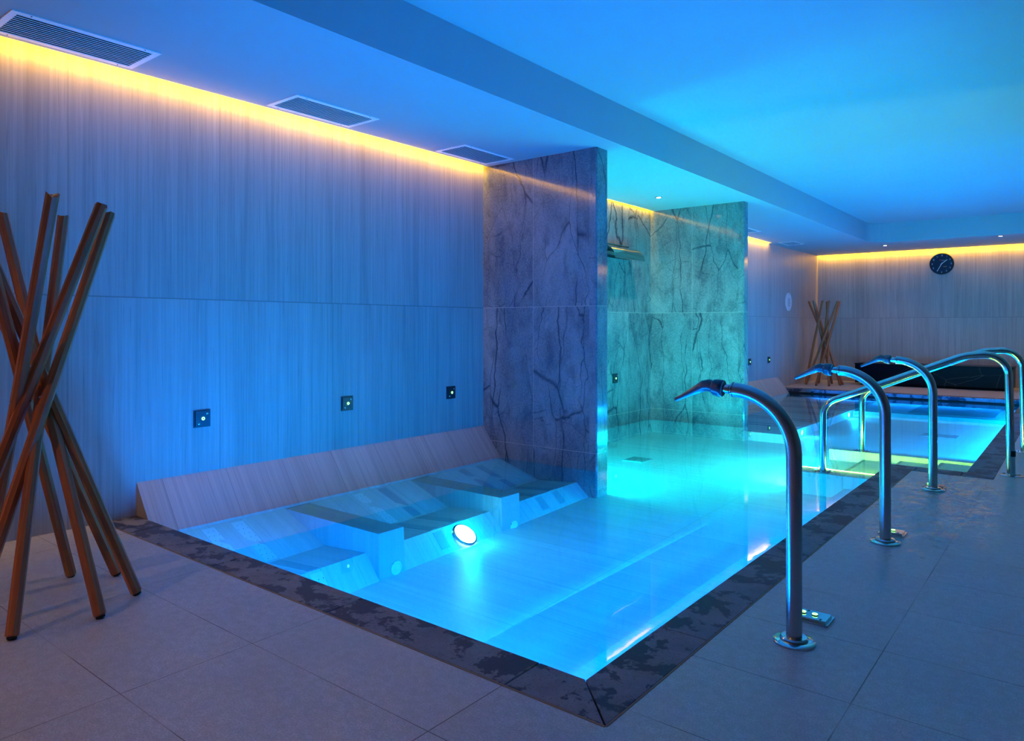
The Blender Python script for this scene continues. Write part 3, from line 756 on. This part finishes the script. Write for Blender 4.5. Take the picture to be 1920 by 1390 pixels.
# ------------------------------------------------------------------ wall switches
def wall_switch():
    y, z, hs = 2.442, 0.585, 0.060
    t = thing('wall_switch', 'x', 'switch plate', (0, y, z), 'square button plates on the walls')
    bm = B(); box(bm, 0, 0.016, y-hs, y+hs, z-hs, z+hs)
    bmesh.ops.bevel(bm, geom=[e for e in bm.edges if min(v.co.x for v in e.verts) > 0.0155], offset=0.009, segments=2, affect='EDGES')
    obj('plate', bm, M['plate_dark'], t)
    bm = B(); lathe(bm, [(0.011, 0), (0.011, 0.002), (0.0, 0.003)], (0.016, y+0.002, z), 'x', 24); bt = obj('button', bm, M['plate_dark'], t)
    bm = B(); tube(bm, [(0.0185, y+0.002+0.0085*math.cos(a), z+0.0085*math.sin(a)) for a in [2*PI*i/24 for i in range(25)]], 0.003, 8, cap=False); obj('light_ring', bm, M['green_led'], bt)
    for (a, b2) in ((0.032, 0.034), (-0.026, -0.034)):
        bm = B(); lathe(bm, [(0.008, 0), (0.008, 0.001), (0.005, 0.0025), (0.0, 0.003)], (0.016, y+a, z+b2), 'x', 16); obj('screw', bm, M['screw'], t, smooth=True)
    return t
ws = wall_switch(); ws['label'] = 'leftmost square button plate on the blue lit left wall'
dup(ws, (0, 3.687, 0.585), 0, 'second square button plate from the left on the long wall')
dup(ws, (0, 4.930, 0.585), 0, 'button plate on the long wall closest to the marble partition')
dup(ws, (0.014, 7.994, 0.548), 0, 'button plate on the marble back wall of the alcove')
dup(ws, (0, 12.813, 0.573), 0, 'button plate on the far wall section right beside the farther partition')
dup(ws, (0, 13.831, 0.575), 0, 'rightmost button plate, on the left wall before the far coat stand')

# ------------------------------------------------------------------ handrails
def fillet(pts, rads, n2=10):
    pts = [Vector(p) for p in pts]; out = [pts[0]]
    for i in range(1, len(pts)-1):
        a, b2, c = pts[i-1], pts[i], pts[i+1]; u = (a-b2).normalized(); v = (c-b2).normalized()
        ang = u.angle(v); t2 = min(rads[i-1]/math.tan(ang/2), (a-b2).length*0.9, (c-b2).length*0.9); r = t2*math.tan(ang/2)
        p0, p1 = b2+u*t2, b2+v*t2; cc = b2 + (u+v).normalized()*(r/math.sin(ang/2))
        e0, e1 = p0-cc, p1-cc; tot = e0.angle(e1); ax = e0.cross(e1).normalized()
        for j in range(n2+1): out.append(cc + Matrix.Rotation(tot*j/n2, 3, ax) @ e0)
    out.append(pts[-1]); return out
def handrail(x0, ya, x1, yb, lab, sticker=False):
    t = thing('handrail', lab, 'handrail', (x1, yb, 0), 'steel stair handrails')
    yy = lambda x: ya + (yb-ya)*(x-x0)/(x1-x0)
    pts = [(x0, ya, -0.097), (x0, ya, 0.47), (4.06, yy(4.06), 1.045), (x1+0.02, yy(x1+0.02), 0.965), (x1, yb, 0.0)]
    pts = [(x0, ya, -0.097), (x0, ya, 0.515), (3.98, yy(3.98), 0.975), (x1-0.02, yy(x1-0.02), 1.0), (x1, yb, 0.003)]
    path = fillet(pts, [0.17, 0.40, 0.17], 14)
    bm = B(); tube(bm, path, 0.0295, 28); obj('rail', bm, M['chrome'], t, smooth=True)
    for (x, y, z) in ((x0, ya, -0.100), (x1, yb, 0.0)):
        bm = B(); lathe(bm, [(0.085, 0.0), (0.085, 0.004), (0.080, 0.007), (0.036, 0.009), (0.034, 0.016), (0.030, 0.018)], (x, y, z), seg=36); fl = obj('base_flange', bm, M['steel'], t, smooth=True)
        for s in range(3):
            a = 0.5+s*2*PI/3; bm = B(); lathe(bm, [(0.009, 0), (0.008, 0.006), (0.0, 0.007)], (x+0.06*math.cos(a), y+0.06*math.sin(a), z+0.008), seg=10); obj('bolt', bm, M['steel'], fl)
    if sticker:
        bm = B(); lathe(bm, [(0.0298, 0), (0.0302, 0.001), (0.0302, 0.045), (0.0298, 0.046)], (x1, yb, 0.16), seg=28); obj('sticker', bm, M['sticker'], t)
    return t
handrail(2.905, 6.78, 4.299, 7.03, 'nearer steel stair handrail with a black sticker on its deck leg', True)
handrail(2.925, 8.16, 4.315, 8.40, 'farther steel stair handrail behind the first one')

# ------------------------------------------------------------------ coat stands
def pole_mesh(a, b2, hw=0.0225, twist=0.0):
    """chamfered square pole from a (floor) to b2 with a notched top, in its own axis frame"""
    a, b2 = Vector(a), Vector(b2); L = (b2-a).length; t = (b2-a).normalized()
    bm = B(); c = hw*0.42
    ring = [(hw, c), (c, hw), (-c, hw), (-hw, c), (-hw, -c), (-c, -hw), (c, -hw), (hw, -c)]
    prof = [(0.0, 0.86), (0.006, 1.0), (L-0.03, 1.0), (L, 1.0)]
    rows = []
    for z, s in prof:
        row = []
        for (x, y) in ring:
            zz = z
            if z == 0.0: zz = 0.0 - 0.0
            if z == L: zz = L - (0.012 if abs(x) < hw*0.7 else 0.0)
            row.append(bm.verts.new((x*s, y*s, zz)))
        rows.append(row)
    for r1, r2 in zip(rows, rows[1:]):
        for j in range(8): bm.faces.new((r1[j], r1[(j+1) % 8], r2[(j+1) % 8], r2[j]))
    bm.faces.new(rows[0][::-1])
    cz = bm.verts.new((0, 0, L-0.016))
    for j in range(8): bm.faces.new((rows[-1][j], rows[-1][(j+1) % 8], cz))
    q = t.to_track_quat('Z', 'Y')
    return bm, q, L
FEET = dict(a=(1.498, .882), c=(1.549, 1.182), e=(1.398, 1.395), d=(1.062, 1.447), b=(.905, 1.302), A=(.809, .975), C=(.961, .784), D=(1.307, .79))
TOPS = dict(a=(.937, 1.258), c=(.820, 1.041), e=(1.043, .852), d=(.850, .845), b=(1.274, .816), A=(1.562, 1.002), C=(1.451, 1.229), D=(1.214, 1.356))
CX, CY = 1.19, 1.11
def coat_stand():
    t = thing('coat_stand', 'x', 'coat stand', (CX, CY, 0), 'wooden pole coat stands')
    for i, kk in enumerate('aAbBcCdDeE'.replace('B', '').replace('E', '')):
        f0, t0 = FEET[kk], TOPS[kk]
        bm, q, L = pole_mesh((f0[0], f0[1], 0.006), (t0[0], t0[1], 1.745))
        bmesh.ops.recalc_face_normals(bm, faces=bm.faces)
        me = bpy.data.meshes.new('pole'); bm.to_mesh(me); bm.free(); me.materials.append(M['wood'])
        o = bpy.data.objects.new('pole', me); COL.objects.link(o); o.parent = t
        o.location = (f0[0]-CX, f0[1]-CY, 0.012)
        o.rotation_mode = 'QUATERNION'; o.rotation_quaternion = q
        # rubber foot
        bm = B(); lathe(bm, [(0.016, 0.0), (0.018, 0.004), (0.018, 0.012)], (0, 0, -0.010), seg=12)
        m2 = bpy.data.meshes.new('rubber_foot'); bm.to_mesh(m2); bm.free(); m2.materials.append(M['black'])
        r2 = bpy.data.objects.new('rubber_foot', m2); COL.objects.link(r2); r2.parent = o
        # steel pivot bolts at the waist
        bm = B(); lathe(bm, [(0.0, -0.0245), (0.006, -0.0235), (0.006, 0.0235), (0.0, 0.0245)], (0, 0, 0.96), 'x' if i % 2 else 'y', 12)
        m3 = bpy.data.meshes.new('bolt'); bm.to_mesh(m3); bm.free(); m3.materials.append(M['screw'])
        r3 = bpy.data.objects.new('bolt', m3); COL.objects.link(r3); r3.parent = o
    return t
cs = coat_stand(); cs['label'] = 'large wooden coat stand of crossed poles in the left foreground'
dup(cs, (0.50, 15.70, 0), 1.15, 'small distant wooden coat stand of crossed poles in the far left corner')

# ------------------------------------------------------------------ ceiling vents
def vent(x0, x1, y0, y1, lab):
    z = H; t = thing('air_vent', lab, 'air vent', ((x0+x1)/2, (y0+y1)/2, z), 'slatted ceiling air vents')
    fw = 0.034
    bm = B()
    for (a, b2, c, d) in ((x0, x1, y0, y0+fw), (x0, x1, y1-fw, y1), (x0, x0+fw, y0+fw, y1-fw), (x1-fw, x1, y0+fw, y1-fw)):
        box(bm, a, b2, c, d, z-0.006, z+0.002)
    obj('frame', bm, M['white_metal'], t)
    bm = B(); box(bm, x0+fw*0.8, x1-fw*0.8, y0+fw*0.8, y1-fw*0.8, z-0.0012, z-0.0004); obj('backing', bm, M['black'], t)
    ns = 12
    for q in range(ns):
        xx = x0+fw+0.008+(x1-x0-2*fw-0.016)*q/(ns-1)
        bm = B(); prism(bm, [(xx-0.005, z-0.0050), (xx+0.003, z-0.0070), (xx+0.0045, z-0.0050), (xx-0.002, z-0.0015)], 'y', y0+fw, y1-fw); obj('slat', bm, M['white_metal'], t)
    for (a, b2) in ((x0+0.012, y0+0.09), (x0+0.012, y1-0.09), (x1-0.012, y0+0.09), (x1-0.012, y1-0.09)):
        bm = B(); lathe(bm, [(0.004, 0), (0.003, 0.002), (0.0, 0.003)], (a, b2, z-0.006), 'z', 10, -1); obj('screw', bm, M['black'], t)
vent(0.11, 0.505, 1.175, 1.93, 'largest slatted air vent at the top left corner')
vent(0.115, 0.49, 2.87, 3.62, 'second slatted ceiling vent from the left')
vent(0.112, 0.485, 4.61, 5.31, 'third ceiling vent, just before the nearer marble partition')
vent(0.13, 0.49, 11.3, 12.05, 'ceiling vent half hidden by the farther marble partition')
vent(0.17, 0.50, 13.86, 14.43, 'most distant small ceiling vent near the far corner')

# ------------------------------------------------------------------ downlights
def downlight(x, y, lab):
    t = thing('downlight', lab, 'ceiling light', (x, y, H), 'small recessed downlights')
    bm = B(); lathe(bm, [(0.045, 0), (0.045, 0.004), (0.032, 0.006), (0.030, 0.002)], (x, y, H), 'z', 28, -1); obj('trim_ring', bm, M['plate_dark'], t, smooth=True)
    bm = B(); lathe(bm, [(0.029, 0.001), (0.029, 0.006), (0.0, 0.0075)], (x, y, H), 'z', 24, -1); obj('lens', bm, M['lamp_white'], t)
    d = bpy.data.lights.new('downlight_beam', 'SPOT'); d.energy = 42; d.color = (1.0, 0.55, 0.38); d.spot_size = math.radians(120); d.spot_blend = 0.7; d.shadow_soft_size = 0.025
    o = bpy.data.objects.new('downlight_beam', d); COL.objects.link(o); o.location = (x, y, H-0.012)
downlight(0.615, 8.041, 'small downlight in the ceiling of the marble alcove')
downlight(1.68, 15.66, 'small downlight near the far wall, left of the clock')
downlight(3.608, 15.31, 'small downlight near the far wall, right of the clock')

# ------------------------------------------------------------------ waterfall spout in the alcove
t = thing('waterfall_spout', 'curved metal waterfall blade sticking out of the alcove wall', 'water spout', (0.014, 8.0, 2.15))
bm = B(); box(bm, 0.014, 0.024, 7.45, 8.34, 2.105, 2.285, 0.003); obj('wall_plate', bm, M['plate_dark'], t)
bm = B(); box(bm, 0.014, 0.034, 7.45, 8.335, 2.275, 2.287, 0.002); obj('top_edge', bm, M['chrome'], t)
prof = [(0.022+0.235*math.sin(a), 2.075+0.185*math.cos(a)) for a in [0.05+(PI/2-0.08)*i/14 for i in range(15)]]
prof = [(0.024, prof[0][1]+0.002)] + prof
bm = B(); top = prof; botm = [(x-0.004, z-0.008) for x, z in prof]
prism(bm, top + botm[::-1], 'y', 7.60, 8.36); obj('blade', bm, M['chrome'], t, smooth=True)
bm = B(); prism(bm, [(0.022, 2.13), (0.022, 2.20), (0.10, 2.17), (0.10, 2.13)], 'y', 7.66, 8.30); obj('water_box', bm, M['steel'], t)

# ------------------------------------------------------------------ clock
CXk, CZk, Rk = 2.463, 2.523, 0.222; yk = YW
t = thing('wall_clock', 'round dark blue wall clock with white hands on the far wall', 'clock', (CXk, yk, CZk))
bm = B(); lathe(bm, [(Rk*0.93, 0.0), (Rk, 0.010), (Rk, 0.032), (Rk*0.97, 0.042), (Rk*0.93, 0.040), (Rk*0.925, 0.028)], (CXk, yk, CZk), 'y', 64, -1); obj('rim', bm, M['clock_rim'], t, smooth=True)
bm = B(); lathe(bm, [(Rk*0.93, 0.020), (Rk*0.93, 0.030), (0.0, 0.030)], (CXk, yk, CZk), 'y', 64, -1); face = obj('dial', bm, M['clock_face'], t)
def digit_strokes(s):
    segs = {'0': 'abcdef', '1': 'bc', '2': 'abged', '3': 'abgcd', '4': 'fgbc', '5': 'afgcd', '6': 'afgedc', '7': 'abc', '8': 'abcdefg', '9': 'abcdfg'}
    P = {'a': ((0, 1), (.5, 1)), 'b': ((.5, 1), (.5, .5)), 'c': ((.5, .5), (.5, 0)), 'd': ((0, 0), (.5, 0)), 'e': ((0, 0), (0, .5)), 'f': ((0, .5), (0, 1)), 'g': ((0, .5), (.5, .5))}
    return [P[c] for c in segs[s]]
def bar2(bm, p, q, wd, y, th=0.0015):
    p, q = Vector((p[0], 0, p[1])), Vector((q[0], 0, q[1])); d = (q-p).normalized(); nrm = Vector((-d.z, 0, d.x))*wd/2
    p -= d*wd/2; q += d*wd/2
    pts = [p+nrm, q+nrm, q-nrm, p-nrm]
    prism(bm, [(v.x, v.z) for v in pts], 'y', y, y-th)
for h in range(1, 13):
    a = PI/2 - h*PI/6; cx, cz = CXk+0.172*math.cos(a), CZk+0.172*math.sin(a); s = str(h); hh = 0.026
    bm = B()
    for i, ch in enumerate(s):
        ox = cx + (i-(len(s)-1)/2)*0.019 - 0.0065
        for (p0, p1) in digit_strokes(ch):
            bar2(bm, (ox+p0[0]*hh, cz-hh/2+p0[1]*hh), (ox+p1[0]*hh, cz-hh/2+p1[1]*hh), 0.0045, yk-0.030)
    obj('numeral', bm, M['clock_mark'], face)
bm = B()
for (p0, p1) in (((-0.035, 0.062), (-0.030, 0.090)), ((-0.045, 0.075), (-0.02, 0.082)), ((-0.028, 0.066), (-0.016, 0.088)), ((-0.016, 0.074), (0.0, 0.084))):
    bar2(bm, (CXk+p0[0], CZk+p0[1]), (CXk+p1[0], CZk+p1[1]), 0.005, yk-0.030)
obj('red_script', bm, M['clock_red'], face)
bm = B(); bar2(bm, (CXk+0.0, CZk+0.068), (CXk+0.055, CZk+0.068), 0.006, yk-0.030); obj('white_script', bm, M['clock_mark'], face)
bm = B(); bar2(bm, (CXk+0.035, CZk-0.062), (CXk+0.085, CZk-0.062), 0.012, yk-0.030); obj('orange_mark', bm, M['clock_orange'], face)
def hand(ang, ln, wd, yy):
    a = PI/2 - ang; bm = B()
    bar2(bm, (CXk-0.02*math.cos(a), CZk-0.02*math.sin(a)), (CXk+ln*math.cos(a), CZk+ln*math.sin(a)), wd, yy, 0.002); return bm
obj('hour_hand', hand(math.radians(50), 0.125, 0.010, yk-0.033), M['clock_hand'], t)
obj('minute_hand', hand(math.radians(208), 0.165, 0.009, yk-0.036), M['clock_hand'], t)

# ------------------------------------------------------------------ oval sign on the left wall
t = thing('oval_sign', 'pale oval sign with printed lines on the left wall near the far corner', 'sign', (0, 15.03, 1.73))
bm = B(); r = []
for s, xx in ((1.0, 0.0), (1.0, 0.005), (0.97, 0.006)):
    r.append([bm.verts.new((xx, 15.03+0.20*s*math.cos(a), 1.73+0.187*s*math.sin(a))) for a in [2*PI*i/48 for i in range(48)]])
for a, b2 in zip(r, r[1:]):
    for j in range(48): bm.faces.new((a[j], a[(j+1) % 48], b2[(j+1) % 48], b2[j]))
bm.faces.new(r[-1]); bm.faces.new(r[0][::-1]); plate = obj('plate', bm, M['sign'], t)
bm = B()
for i in range(9):
    z = 1.80-0.02*i; hw = 0.105 - 0.01*abs(i-4); box(bm, 0.006, 0.0068, 15.05-hw*0.9, 15.05+hw*(0.6+0.4*((i*7) % 3)/2), z-0.004, z+0.004)
obj('printed_lines', bm, M['sign_print'], t)
for z in (1.73+0.155, 1.73-0.155):
    bm = B(); lathe(bm, [(0.012, 0), (0.012, 0.003), (0.0, 0.004)], (0.006, 15.03, z), 'x', 14); obj('screw', bm, M['screw'], t)

# ------------------------------------------------------------------ marble bench at the far wall
t = thing('marble_bench', 'long low black marble bench against the far wall', 'bench', (2.4, 16.5, 0))
bm = B(); box(bm, 1.012, 3.74, 16.15, 16.78, 0.05, 0.435, 0.004); obj('body', bm, M['bench'], t)
bm = B(); box(bm, 1.002, 3.75, 16.14, 16.79, 0.435, 0.455, 0.004); obj('top_slab', bm, M['bench'], t)
bm = B(); box(bm, 1.11, 3.66, 16.22, 16.74, 0.0, 0.05); obj('plinth', bm, M['black'], t)
